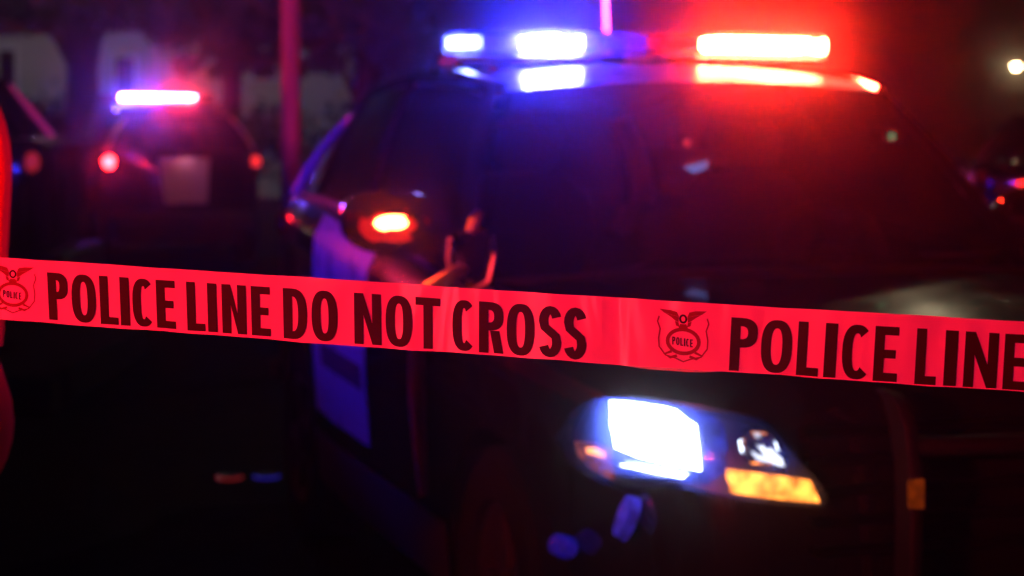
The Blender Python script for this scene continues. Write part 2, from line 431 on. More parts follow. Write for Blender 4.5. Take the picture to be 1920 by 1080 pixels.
    mods = [(.66, .585, 'blue_lens_end', 'blue_off'), (.583, .445, 'blue_lens', 'blue_off'), (.443, .254, 'blue_lens_bright', 'blue_off'), (.252, .04, 'blue_lens_centre', 'blue_off'),
            (.038, -.17, 'red_lens_centre', 'red_off'), (-.172, -.42, 'red_lens_bright', 'red_off'), (-.422, -.60, 'red_lens_outer', 'red_off'), (-.602, -.66, 'red_lens_end', 'red_off')]
    for a, b, nm, mt in mods:
        m = MB(); ss = []
        n = 5
        for k in range(n):
            y = a + (b - a) * k / (n - 1)
            bow = .10 * (y / .66) ** 2
            shr = 1 if (0 < k < n - 1) else .97
            if abs(y) > .655: shr = .8
            ss.append([(BX + bow + .13 * shr * math.copysign(abs(math.cos(t)) ** .55, math.cos(t)), y, BZ + .022 + .039 * shr * math.copysign(abs(math.sin(t)) ** .55, math.sin(t))) for t in np.linspace(0, 2 * math.pi, 24, endpoint=False)])
        m.grid(ss, True)
        if a > .65: m.ngon(ss[0])
        if b < -.65: m.ngon(ss[-1][::-1])
        lo = m.build('lens', M[mt], bar)
        m = MB(); nl = max(1, round(abs(b - a) / .062)); st_ = (b - a) / nl
        for q in range(nl):
            yc = a + st_ * (q + .5); hh = .046 if nl > 1 else .034
            if (nm == 'red_lens_bright' and q == 0) or (nm == 'blue_lens_bright' and q in (0, nl - 1)): hh = .030
            m.box((BX + .10 * (yc / .66) ** 2, yc, BZ + .024), (.15, abs(st_) * .86, hh))
        lo = m.build('led_module', M['led_off'], bar, smooth=False); lo['role'] = nm
    # antenna
    m = MB(); p = carpt(1138, 130, 3.1)
    m.tube([(3.1, p[1], 1.75), (3.1, p[1], 1.80), (3.1, p[1], 1.81), (3.12, p[1] + .01, 2.45)], [.024, .020, .011, .007], 10); m.build('antenna', M['mast'], root)
    # ---- headlamps: plan curve on the nose
    plan = [(.0, .40), (.02, .64), (.06, .71), (.12, .765), (.2, .81), (.3, .85), (.45, .895), (.62, .93), (.75, .95)]
    NP = 160
    pl = []
    L = [0]
    for a, b in zip(plan, plan[1:]): L.append(L[-1] + math.hypot(b[0] - a[0], b[1] - a[1]))
    for k in range(NP + 1):
        q = L[-1] * k / NP; pl.append((float(np.interp(q, L, [p[0] for p in plan])), float(np.interp(q, L, [p[1] for p in plan]))))
    def hl(px, py, off):
        """point on the nose skin seen at px,py (outward offset), found along the plan curve"""
        best = None
        for k, (X, Y) in enumerate(pl):
            x = NOSE.x - sT * X - cT * Y; d = NOSE.y + cT * X - sT * Y
            e = abs(960 + FPX * x / d - px)
            if best is None or e < best[0]: best = (e, k, X, Y, d)
        _, k, X, Y, d = best
        a = pl[max(0, k - 3)]; b = pl[min(NP, k + 3)]; t = Vector((b[0] - a[0], b[1] - a[1])).normalized(); nn = Vector((-t.y, t.x))
        z = CAMH - (py - YH) / FPX * d
        return Vector((X + lean(X, z) * .8 + nn.x * off, Y * .995 + nn.y * off, z))
    def patch(top, bot, off, n=14, rowsn=4, bulge=0):
        rows = []
        for i in range(n + 1):
            q = i / n
            tx = np.interp(q, np.linspace(0, 1, len(top)), [p[0] for p in top]); ty = np.interp(q, np.linspace(0, 1, len(top)), [p[1] for p in top])
            bx = np.interp(q, np.linspace(0, 1, len(bot)), [p[0] for p in bot]); by = np.interp(q, np.linspace(0, 1, len(bot)), [p[1] for p in bot])
            rows.append([hl(tx + (bx - tx) * j / rowsn, ty + (by - ty) * j / rowsn, off + bulge * math.sin(math.pi * j / rowsn)) for j in range(rowsn + 1)])
        return rows
    def flip(rows): return [[(p[0], -p[1], p[2]) for p in r] for r in rows]
    TOP = [(1072, 812), (1100, 758), (1158, 742), (1250, 752), (1330, 766), (1400, 780), (1455, 796), (1492, 860), (1532, 912)]
    BOT = [(1078, 830), (1095, 868), (1140, 900), (1200, 920), (1260, 908), (1310, 916), (1370, 932), (1450, 942), (1532, 945)]
    for sg in (1, -1):
        fl = (lambda r: r) if sg == 1 else flip
        m = MB(); m.grid(fl(patch(TOP, BOT, .006))); hd = m.build('headlamp', M['reflector'], root)
        m = MB(); m.grid(fl(patch([(1154, 752), (1210, 758), (1280, 770), (1318, 800)], [(1162, 838), (1210, 858), (1270, 872), (1318, 882)], .016, 10, 4, .006))); m.build('main_lamp', M['reflector'], hd).__setitem__('role', 'main')
        m = MB(); m.grid(fl(patch([(1138, 748), (1210, 752), (1290, 764), (1345, 780), (1372, 800)], [(1150, 856), (1205, 884), (1275, 902), (1330, 908), (1362, 884)], .010, 16, 8))); m.build('lamp_surround', M['reflector'], hd).__setitem__('role', 'surround')
        m = MB(); m.grid(fl(patch([(1330, 774), (1400, 788), (1446, 806)], [(1326, 779), (1400, 793), (1442, 811)], .02, 8, 2))); m.build('chrome_strip', M['chrome'], hd)
        # small dipped-beam bowl
        c = hl(1440, 842, .010); m = MB()
        rr = []
        for s2, o2 in ((1, .012), (.85, .02), (.6, .012), (.2, .004)):
            rr.append([hl(1428 + 38 * s2 * math.cos(a), 838 + 36 * s2 * math.sin(a), o2 + .004) for a in np.linspace(0, 2 * math.pi, 20, endpoint=False)])
        m.grid([[(p[0], sg * p[1], p[2]) for p in r] for r in rr], True); m.build('lamp_bowl', M['chrome'], hd)
        m = MB(); m.grid(fl(patch([(1417, 832), (1424, 838), (1429, 834), (1437, 842), (1444, 838), (1452, 850), (1462, 860)], [(1422, 838), (1428, 852), (1434, 858), (1440, 864), (1447, 868), (1455, 872), (1466, 872)], .026, 12, 3))); m.build('lamp_glint', M['reflector'], hd).__setitem__('role', 'glint')  # emissive patch drawn as a glint in the bowl
        m = MB(); m.grid(fl(patch([(1366, 878), (1420, 886), (1480, 894), (1518, 900)], [(1368, 922), (1420, 931), (1480, 938), (1534, 941)], .016, 10, 3, .004))); m.build('turn_lamp', M['amber_off'], hd).__setitem__('role', 'turn')
        m = MB(); m.grid(fl(patch([(1086, 826), (1120, 828), (1158, 838)], [(1096, 858), (1125, 884), (1160, 900)], .016, 8, 3, .004))); m.build('marker_lamp', M['amber_off'], hd).__setitem__('role', 'marker')
        m = MB(); m.grid(fl(patch([(1110, 838), (1130, 838), (1146, 846)], [(1114, 848), (1130, 852), (1146, 858)], .024, 4, 2))); m.build('marker_bulb', M['amber_off'], hd).__setitem__('role', 'bulb')
        m = MB(); m.grid(fl(patch([(1069, 802), (1074, 796), (1080, 800)], [(1069, 824), (1074, 828), (1079, 818)], .012, 4, 2))); m.build('edge_reflector', M['chrome'], hd)
        for (ta, tb, ba, bb) in (((1170, 858), (1300, 884), (1176, 868), (1296, 893)), ((1196, 876), (1262, 890), (1206, 886), (1258, 900)), ((1162, 872), (1212, 888), (1174, 884), (1220, 898))):
            r0 = patch([ta, tb], [ta, tb], .012, 8, 1); r1 = patch([ba, bb], [ba, bb], .042, 8, 1)
            m = MB(); m.grid(fl([[a_[0], b_[0]] for a_, b_ in zip(r0, r1)])); m.build('reflector_fin', M['chrome'], hd)
        m = MB(); m.grid(fl(patch(TOP, BOT, .044, 18, 6, .014))); m.build('lens_cover', M['lens'], hd)
    # glow patches for blue reflections + grille + push bumper
    for sg in (1, -1):
        for nm, px, py, X, w_, h_ in (('blue_streak', 1165, 966, .22, .022, .095), ('low_blue_streak', 1045, 1020, .47, .042, .050)):
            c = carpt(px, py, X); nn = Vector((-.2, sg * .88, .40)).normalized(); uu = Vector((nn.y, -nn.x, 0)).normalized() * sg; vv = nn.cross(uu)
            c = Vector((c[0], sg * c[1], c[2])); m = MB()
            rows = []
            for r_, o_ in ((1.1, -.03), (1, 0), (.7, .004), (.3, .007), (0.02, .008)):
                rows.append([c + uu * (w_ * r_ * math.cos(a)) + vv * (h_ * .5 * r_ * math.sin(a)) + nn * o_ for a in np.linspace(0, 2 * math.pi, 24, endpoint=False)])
            m.grid(rows, True); m.build(nm, M['bezel'], root).__setitem__('role', nm)  # glowing ovals in place of blue reflections on the bumper
    m = MB()
    for k in range(5): m.box((-.012 + .012 * k, 0, .66 + .065 * k), (.03, 1.0, .022))
    m.build('grille', M['matte'], root, bevel=.004)
    m = MB()
    for k in range(7): m.box((.02, 0, .40 + .03 * k), (.03, 1.1, .01))
    m.build('lower_grille', M['trim'], root)
    m = MB()
    for sg in (1, -1):
        prof_ = [(-.02, 1.01), (-.06, .995), (-.10, .94), (-.125, .85), (-.13, .75), (-.125, .62), (-.10, .50), (-.05, .42)]
        rows = []
        for x, z in prof_:
            rows.append([(x - .03 , sg * .335, z), (x - .034, sg * .32, z), (x - .03, sg * .305, z), (x + .05, sg * .305, z), (x + .05, sg * .335, z)])
        m.grid(rows, True); m.ngon(rows[0]); m.ngon(rows[-1][::-1])
    m.tube([(-.12, -.31, .90), (-.15, 0, .90), (-.12, .31, .90)], .022, 10); m.tube([(-.12, -.31, .55), (-.15, 0, .55), (-.12, .31, .55)], .022, 10)
    m.build('push_bumper', M['matte2'], root, bevel=.005)
    m = MB(); p = carpt(1704, 921, -.13)
    m.grid([[(-.168, p[1] + dy, p[2] + dz) for dy in (-.018, .0, .018)] for dz in (-.032, 0, .032)])
    m.box((-.162, p[1], p[2]), (.01, .034, .06)); m.build('bumper_glint', M['amber_off'], root).__setitem__('role', 'bumper')  # glowing patch in place of the amber reflection on the push bar
    # ---- interior
    for sg in (1, -1):
        m = MB(); rows = []
        for z, w_, d_ in ((1.0, .24, .07), (1.2, .25, .08), (1.36, .22, .07), (1.43, .15, .05)):
            rows.append([(2.45 + (z - 1) * .25 + d_ * math.sin(a), sg * .40 + w_ * math.copysign(abs(math.cos(a)) ** .6, math.cos(a)), z) for a in np.linspace(0, 2 * math.pi, 16, endpoint=False)])
        m.grid(rows, True); m.ngon(rows[-1]); st = m.build('seat', M['cloth'], root)
        m = MB(); rows = []
        for z, w_, d_ in ((1.44, .09, .03), (1.47, .13, .05), (1.55, .14, .055), (1.60, .11, .04), (1.615, .05, .02)):
            rows.append([(2.56 + d_ * math.sin(a), sg * .40 + w_ * math.copysign(abs(math.cos(a)) ** .6, math.cos(a)), z) for a in np.linspace(0, 2 * math.pi, 16, endpoint=False)])
        m.grid(rows, True); m.ngon(rows[-1]); m.tube([(2.56, sg * .40 - .05, 1.40), (2.56, sg * .40 - .05, 1.47)], .008, 6); m.tube([(2.56, sg * .40 + .05, 1.40), (2.56, sg * .40 + .05, 1.47)], .008, 6); m.build('headrest', M['cloth'], st)
    m = MB(); ring = [(1.86 + .05 * math.sin(a), -.40 + .18 * math.cos(a), 1.20 + .15 * math.sin(a)) for a in np.linspace(0, 2 * math.pi, 25)]
    m.tube(ring, .016, 8, False); m.tube([(1.70, -.40, 1.14), (1.86, -.40, 1.20)], .03, 8); m.build('steering_wheel', M['trim'], root)
    p = carpt(1300, 296, 1.92); m = MB(); m.box(p, (.03, .22, .06)); m.tube([(p[0], p[1], p[2] + .03), (p[0] + .06, p[1], 1.68)], .01, 6); rv = m.build('rear_view_mirror', M['trim'], root, bevel=.012)
    p = carpt(1306, 312, 1.885); m = MB(); m.add([(p[0], p[1] - .04, p[2] + .02), (p[0], p[1] + .045, p[2] - .002), (p[0], p[1] + .01, p[2] - .022), (p[0], p[1] - .035, p[2] - .006)], [(0, 1, 2, 3)]); m.build('mirror_blue_glint', M['trim'], rv).__setitem__('role', 'mirror_glint')  # glowing patch in place of a blue reflection in the mirror
    p = carpt(1290, 268, 1.97); m = MB(); m.box((p[0] + .045, p[1], p[2]), (.07, .07, .05)); m.tube([(p[0] + .045, p[1], p[2]), (p[0] + .045, p[1], 1.70)], .008, 6); dc = m.build('dash_camera', M['trim'], root, bevel=.008)
    m = MB(); m.lathe([(0, 0), (0, .012), (.006, .011), (.008, 0)], (p[0] + .008, p[1], p[2]), (-1, 0, 0), 12); m.build('indicator', M['trim'], dc).__setitem__('role', 'ledr')
    p = carpt(1675, 256, 1.93); m = MB(); m.box((p[0] + .05, p[1], p[2]), (.07, .08, .05)); m.tube([(p[0] + .05, p[1], p[2]), (p[0] + .10, p[1], 1.69)], .008, 6); dc = m.build('radar_unit', M['trim'], root, bevel=.008)
    m = MB(); m.lathe([(0, 0), (0, .012), (.006, .011), (.008, 0)], (p[0] + .013, p[1], p[2]), (-1, 0, 0), 12); m.build('indicator', M['trim'], dc).__setitem__('role', 'ledg')
    return root

suv = make_suv()
def setmat(o, m):
    s = o.material_slots[0]; s.link = 'OBJECT'; s.material = m
def each(root):
    for c in children(root):
        yield c
        for d in children(c): yield d
blank = copy_tree(suv)          # unlit twin used as the source of the other patrol cars

def light_up(root, bar=None, head=False, tails=None, mirror=False, cabin=False, plate=False):
    bar = bar or {}
    for o in each(root):
        r = o.get('role', ''); k = o.name.split('.')[0]
        if k == 'led_module' and r in bar: setmat(o, M[bar[r]])
        ry = o.data.vertices[0].co.y if o.type == 'MESH' else 0
        if head and ry > 0:
            t = {'main': 'head', 'surround': 'head_bowl_glow', 'glint': 'head_small', 'turn': 'amber', 'marker': 'amber_low', 'bulb': 'amber', 'bumper': 'amber_dull', 'blue_streak': 'streak_glow', 'low_blue_streak': 'streak_glow_low'}.get(r)
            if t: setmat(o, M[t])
        if mirror and k == 'mirror_halo_disc' and ry > 0: setmat(o, M['mirror_halo'])
        if mirror and k == 'mirror_lamp' and ry > 0: setmat(o, M['mirror_red'])
        if plate and r == 'plate_lamp': setmat(o, M['plate_lit'])
        if cabin:
            t = {'mirror_glint': 'glint_blue', 'ledr': 'led_red', 'ledg': 'led_green'}.get(r)
            if t: setmat(o, M[t])
        if tails and k == 'tail_lamp': setmat(o, M[tails[0] if ry > 0 else tails[1]])

def place(root, x, y, heading):
    """nose at x,y; heading = angle of the nose direction measured from -Y towards +X"""
    root.location = (x, y, 0); root.rotation_euler = (0, 0, math.pi / 2 + heading)

place(suv, NOSE.x, NOSE.y, TH)
light_up(suv, {'blue_lens_end': 'blue_end', 'blue_lens_bright': 'blue_on', 'red_lens_bright': 'red_on', 'red_lens_outer': 'red_on', 'red_lens_end': 'red_on'}, head=True, mirror=True, cabin=True)
tag(suv, 'black patrol SUV behind the tape with one white headlamp and amber turn lamp lit', 'police car', 'patrol cars')

far = copy_tree(blank)
# seen from behind: tail centre at px 345, 22.7 m away, nose pointing away and to the left
p = at(345, 300, 22.7); hd = math.pi - R(-16)
h = Vector((math.sin(hd), -math.cos(hd)))
place(far, p.x + 5 * h.x, p.y + 5 * h.y, hd)
light_up(far, {'blue_lens_bright': 'red_far', 'blue_lens_centre': 'red_far', 'red_lens_centre': 'blue_far', 'red_lens_bright': 'blue_far'}, plate=True, tails=('tail_low', 'tail'))
tag(far, 'distant patrol SUV seen from behind with pale tailgate panel and one bright brake lamp', 'police car', 'patrol cars')

lef = copy_tree(blank)   # side-on, only its tail shows at the left edge of the frame
place(lef, -2.72 - 5.0, 13.0, R(-88)); lef.location.z = .205
light_up(lef, {k_: 'lef_red' for k_ in ('red_lens_centre', 'red_lens_bright', 'red_lens_outer')}, tails=('tail_dim', 'tail_dim'))  # roof bar lit red, added to redden the main SUV's rear pillar
for o in each(lef):
    if o.name.startswith('tailgate_panel'): setmat(o, M['black'])
tag(lef, 'patrol SUV of which only the tail shows, just right of the red-lit van', 'police car', 'patrol cars')

key = copy_tree(blank)   # behind the photographer, lights the tape
place(key, -2.65, 1.95, math.pi + R(2))
light_up(key, {'red_lens_centre': 'red_key', 'red_lens_bright': 'red_key', 'red_lens_outer': 'red_key', 'red_lens_end': 'red_key'})
tag(key, 'patrol SUV parked behind the photographer with its red lamps flashing', 'police car', 'patrol cars')

sidecar = copy_tree(blank)   # out of frame on the left, its blue lamps reach the white door
place(sidecar, -2.35, 8.7, R(84))
light_up(sidecar, {k_: 'blue_key' for k_ in ('blue_lens', 'blue_lens_bright', 'blue_lens_centre', 'red_lens_centre')})
tag(sidecar, 'patrol SUV standing left of the scene with its blue lamps flashing', 'police car', 'patrol cars')

rcar = blank             # far right, half cut by the frame
p = at(1822, 300, 17)
place(rcar, p.x + 5.0, p.y, R(84))
for o in each(rcar):
    if o.name.startswith('window_sill'): setmat(o, M['pillar'])  # pink sill colour stands in for a lit streak
    if o.name.startswith(('tailgate_pillar', 'pillar_rim_tube')): setmat(o, M['black'])
    if o.name.startswith('door_edge'): setmat(o, M['black'])
tag(rcar, 'dim patrol SUV side-on at the right edge below the far street lamp', 'police car', 'patrol cars')

# ------------------------------------------------------------------ tape
TW = .0762
topy = lambda px: np.interp(px, [-600, 0, 560, 1150, 1920, 2500], [445, 483, 519, 558, 603, 632])
boty = lambda px: np.interp(px, [-600, 0, 560, 1150, 1920, 2500], [552, 598, 641, 683, 735, 772])
dist = lambda px: np.interp(px, [-600, 0, 560, 1150, 1920, 2500], [2.85, 2.67, 2.53, 2.45, 2.32, 2.24])
def sm(fn, px): return float(sum(fn(px + d) for d in (-120, -60, 0, 60, 120)) / 5)
def tape_pt(px, v, off=0):
    D = sm(dist, px) + .0025 * math.sin(px / 95) + .0015 * math.sin(px / 37 + 1)
    # slow twist of the film across its width
    D += (v - .5) * .012 * math.sin(px / 260 + .6)
    y = sm(topy, px) + v * (sm(boty, px) - sm(topy, px)) + (1.1 * math.sin(px / 83) + .7 * math.sin(px / 31 + 2) + .5 * math.sin(px / 17)) * (v - .35)
    p = at(px, y, D - off); return p
tm = bpy.data.materials.new('tape_film'); tm.use_nodes = True
n = tm.node_tree; b = n.nodes['Principled BSDF']; out = n.nodes['Material Output']
b.inputs['Base Color'].default_value = (.88, .15, .24, 1); b.inputs['Roughness'].default_value = .35; b.inputs['Specular IOR Level'].default_value = .4
tl = n.nodes.new('ShaderNodeBsdfTranslucent'); tl.inputs['Color'].default_value = (.8, .12, .2, 1)
mx = n.nodes.new('ShaderNodeMixShader'); mx.inputs[0].default_value = .25
n.links.new(b.outputs[0], mx.inputs[1]); n.links.new(tl.outputs[0], mx.inputs[2]); n.links.new(mx.outputs[0], out.inputs['Surface'])
tcx = n.nodes.new('ShaderNodeTexCoord'); nz = n.nodes.new('ShaderNodeTexNoise'); nz.inputs['Scale'].default_value = 1; nz.inputs['Detail'].default_value = 2.5; nz.inputs['Distortion'].default_value = .3
mpp = n.nodes.new('ShaderNodeMapping'); mpp.inputs['Scale'].default_value = (11, 6, 3); mpp.inputs['Rotation'].default_value = (0, .35, 0)
n.links.new(tcx.outputs['Object'], mpp.inputs['Vector']); n.links.new(mpp.outputs['Vector'], nz.inputs['Vector'])
bp = n.nodes.new('ShaderNodeBump'); bp.inputs['Strength'].default_value = .8; bp.inputs['Distance'].default_value = .035
n.links.new(nz.outputs['Fac'], bp.inputs['Height']); n.links.new(bp.outputs['Normal'], b.inputs['Normal'])
ink = pbr('tape_ink', (.030, .0015, .003), .6, spec=.1)
ink2 = pbr('tape_emblem_ink', (.22, .008, .014), .6, spec=.1)
m = MB(); pxs = np.arange(-600, 2501, 10)
m.grid([[tape_pt(px, v) for v in (0, .15, .3, .5, .7, .85, 1)] for px in pxs])
tape = m.build('barrier_tape', tm)
tag(tape, 'red plastic barrier tape with dark lettering stretched across the foreground', 'tape')
# folded lower hem, its caught light put into a paler colour
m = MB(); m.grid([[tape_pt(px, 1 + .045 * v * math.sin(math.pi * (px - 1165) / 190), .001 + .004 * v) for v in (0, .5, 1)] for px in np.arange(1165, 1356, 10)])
hem = m.build('folded_hem', pbr('tape_hem_lit', (.75, .6, .68), .25), tape)

def letter(ch, W_, H, t):
    """list of quads/polys in a W x H box, y down"""
    tv = t * .86; q = []
    def ring(cx, cy, rx, ry, a0, a1, n=20, p=.8, t_=t, tv_=tv):
        ex = lambda v: math.copysign(abs(v) ** p, v)
        prev = None
        for k in range(n + 1):
            a = R(a0 + (a1 - a0) * k / n); c_, s_ = ex(math.cos(a)), ex(math.sin(a))
            cur = ((cx + rx * c_, cy + ry * s_), (cx + (rx - t_) * c_, cy + (ry - tv_) * s_))
            if prev: q.append([prev[0], cur[0], cur[1], prev[1]])
            prev = cur
    rect = lambda x0, y0, x1, y1: q.append([(x0, y0), (x1, y0), (x1, y1), (x0, y1)])
    if ch == 'I': rect(0, 0, W_, H)
    elif ch == 'L': q.append([(0, 0), (t, 0), (t, H - tv), (W_, H - tv), (W_, H), (0, H)])
    elif ch == 'T': rect(0, 0, W_, tv); rect(W_ / 2 - t / 2, tv, W_ / 2 + t / 2, H)
    elif ch == 'E':
        rect(0, 0, t, H); rect(t, 0, W_, tv); rect(t, H * .5 - tv / 2, W_ * .9, H * .5 + tv / 2); rect(t, H - tv, W_, H)
    elif ch == 'N':
        rect(0, 0, t, H); rect(W_ - t, 0, W_, H); q.append([(t, 0), (t, H * .42), (W_ - t, H), (W_ - t, H * .58)])
    elif ch == 'O': ring(W_ / 2, H / 2, W_ / 2, H / 2, 0, 360, 36)
    elif ch == 'C': ring(W_ / 2, H / 2, W_ / 2, H / 2, 48, 312, 28)
    elif ch == 'D':
        rect(0, 0, t, H)
        prev = None
        for k in range(15):
            a = R(-90 + 180 * k / 14); ex = lambda v: math.copysign(abs(v) ** .8, v)
            cur = ((t + (W_ - t) * ex(math.cos(a)), H / 2 + H / 2 * ex(math.sin(a))), (t + (W_ - 2 * t) * ex(math.cos(a)), H / 2 + (H / 2 - tv) * ex(math.sin(a))))
            if prev: q.append([prev[0], cur[0], cur[1], prev[1]])
            prev = cur
    elif ch in 'PR':
        rect(0, 0, t, H); hh = H * .56; prev = None
        for k in range(15):
            a = R(-90 + 180 * k / 14); ex = lambda v: math.copysign(abs(v) ** .75, v)
            cur = ((t + (W_ - t) * ex(math.cos(a)), hh / 2 + hh / 2 * ex(math.sin(a))), (t + (W_ - 2 * t) * ex(math.cos(a)), hh / 2 + (hh / 2 - tv) * ex(math.sin(a))))
            if prev: q.append([prev[0], cur[0], cur[1], prev[1]])
            prev = cur
        if ch == 'R': q.append([(W_ * .45, hh), (W_ * .45 + t, hh), (W_, H), (W_ - t, H)])
    elif ch == 'S':
        rx, r1, r2 = W_ / 2 - t / 2, H * .255 - tv / 4, H * .255 - tv / 4
        c1, c2 = tv / 2 + r1, H - tv / 2 - r2; pts = []
        for a in np.linspace(-20, -180, 10): pts.append((W_ / 2 + rx * math.cos(R(a)), c1 + r1 * math.sin(R(a))))
        pts += [(W_ * .22 + t * .1, c1 + r1 * .55), (W_ * .5, H * .5), (W_ * .78 - t * .1, c2 - r2 * .55)]
        for a in np.linspace(0, 160, 10): pts.append((W_ / 2 + rx * math.cos(R(a)), c2 + r2 * math.sin(R(a))))
        prev = None
        for k, p_ in enumerate(pts):
            a = pts[max(0, k - 1)]; b_ = pts[min(len(pts) - 1, k + 1)]; d = Vector((b_[0] - a[0], b_[1] - a[1])).normalized(); nn = (-d.y * t / 2, d.x * (tv) / 2)
            cur = ((p_[0] + nn[0], p_[1] + nn[1]), (p_[0] - nn[0], p_[1] - nn[1]))
            if prev: q.append([prev[0], cur[0], cur[1], prev[1]])
            prev = cur
    return q

def tape_map(px, hpx, vtop):
    """hpx: pixels below the letter top"""
    H = sm(boty, px) - sm(topy, px)
    return px, vtop + hpx / H
def put(mb_, polys, x0, vtop, off=.0006, lean_=0):
    for poly in polys:
        pts = []
        for (x, y) in poly:
            px, v = tape_map(x0 + x - lean_ * y, y, vtop); pts.append(tape_pt(px, v, off))
        # split tall quads so they hug the film
        mb_.ngon(pts)
def word(mb_, spec, vtop, vbot):
    for ch, a, b_ in spec:
        mid = (a + b_) / 2; H = (sm(boty, mid) - sm(topy, mid)) * (vbot(mid) - vtop)
        t = .182 * H; lean_ = float(np.interp(mid, [100, 900, 1500], [-.05, 0, .06]))
        if ch == 'I': t = b_ - a
        put(mb_, letter(ch, b_ - a, H, t), a + lean_ * H / 2, vtop, .0012, lean_)
VB = lambda px: float(np.interp(px, [0, 1000, 1900], [.945, .97, .985]))
A1 = [('P', 90, 128), ('O', 134, 180), ('L', 187, 221), ('I', 225, 243), ('C', 248, 290), ('E', 293, 329), ('L', 350, 384), ('I', 389, 407), ('N', 416, 462), ('E', 471, 507),
      ('D', 531, 576), ('O', 584, 633), ('N', 664, 715), ('O', 723, 773), ('T', 779, 826), ('C', 848, 892), ('R', 898, 944), ('O', 950, 1002), ('S', 1010, 1053), ('S', 1057, 1100)]
A2 = [('P', 1369, 1420), ('O', 1427, 1485), ('L', 1495, 1536), ('I', 1546, 1569), ('C', 1579, 1634), ('E', 1639, 1684), ('L', 1717, 1757), ('I', 1771, 1795), ('N', 1808, 1871), ('E', 1882, 1930),
      ('D', 1955, 2010), ('O', 2020, 2080), ('N', 2120, 2185), ('O', 2195, 2257), ('T', 2266, 2325)]
A0 = [('C', -290, -248), ('R', -242, -198), ('O', -192, -142), ('S', -134, -92), ('S', -86, -44)]
for spec in (A0, A1[:6], A1[6:10], A1[10:12], A1[12:15], A1[15:], A2[:6], A2[6:10], A2[10:12], A2[12:]):
    m = MB(); word(m, spec, .187, VB); m.build('printed_word', ink, tape, smooth=False)
def emblem(cx, s, vtop):
    """s = px per unit; shield with a spread eagle, a round seal and a word band"""
    e = MB(); d = MB(); off = .0006
    def strip(mbx, pts, w, closed=False, o=off):
        prev = None; P_ = pts + ([pts[0]] if closed else [])
        for k, p_ in enumerate(P_):
            a = P_[k - 1] if k > 0 else (P_[-2] if closed else P_[0]); b_ = P_[k + 1] if k < len(P_) - 1 else (P_[1] if closed else P_[-1])
            dd = Vector((b_[0] - a[0], b_[1] - a[1])).normalized(); nn = (-dd.y * w / 2, dd.x * w / 2)
            cur = ((p_[0] + nn[0], p_[1] + nn[1]), (p_[0] - nn[0], p_[1] - nn[1]))
            if prev: put(mbx, [[prev[0], cur[0], cur[1], prev[1]]], cx, vtop, o)
            prev = cur
    S = lambda pts: [(x * s, y * s) for x, y in pts]
    # wings
    for sg in (-1, 1):
        put(e, [S([(sg * 8, 13), (sg * 12, 4), (sg * 24, 1), (sg * 45, 0), (sg * 36, 7)]), S([(sg * 8, 13.2), (sg * 35, 7.5), (sg * 24, 14), (sg * 16, 20), (sg * 9, 24)])], cx, vtop, off)
        put(e, [S([(sg * 9, 24.5), (sg * 16, 21), (sg * 14, 30), (sg * 7, 33)])], cx, vtop, off)
    # head / body of the bird
    strip(d, S([(6 * math.cos(a), 17 + 7 * math.sin(a)) for a in np.linspace(0, 2 * math.pi, 14, endpoint=False)]), 4 * s, True)
    put(e, [S([(-6, 27), (6, 27), (9, 35), (0, 39), (-9, 35)])], cx, vtop, off)
    # shield outline (thin)
    sh = [(-46, 14), (-49, 24), (-44, 38), (-47, 56), (-46, 72), (-34, 88), (-14, 93), (0, 99), (14, 93), (34, 88), (46, 72), (47, 56), (44, 38), (49, 24), (46, 14)]
    strip(e, S(sh), 2.6 * s)
    # seal ring
    strip(e, S([(30 * math.cos(a), 60 + 23 * math.sin(a)) for a in np.linspace(0, 2 * math.pi, 28, endpoint=False)]), 7 * s, True)
    for sg in (-1, 1): strip(e, S([(sg * 22, 80), (sg * 36, 86), (sg * 25, 92), (sg * 12, 88)]), 5 * s, False, .0009)
    # word band
    x = -21
    for ch, w_ in zip('POLICE', (6, 6.5, 5.5, 2.6, 6, 5.5)):
        put(d, [[(a + x * s, b_ + (52 + (x + 21) * .09) * s) for a, b_ in q] for q in letter(ch, w_ * s, 15 * s, 2.4 * s)], cx, vtop, .0008); x += w_ + 1.5
    eo = e.build('emblem', ink2, tape, smooth=False); d.build('emblem_word', ink, eo, smooth=False)
emblem(1281, .98, .125); emblem(24, .88, .125)
# ------------------------------------------------------------------ posts that hold the tape (outside the frame)
wood = pbr('weathered_wood', (.22, .14, .08), .8, noise=.3, nscale=20, bump=.4)
for i, px in enumerate((-604, 2504)):
    q = tape_pt(px, .5)
    m = MB(); m.box((q.x, q.y + .012, .85), (.045, .02, 1.7)); o = m.build('wooden_stake', wood, bevel=.004)
    tag(o, ('wooden stake holding the left end of the barrier tape', 'wooden stake holding the right end of the barrier tape')[i], 'stake', 'stakes holding the tape')

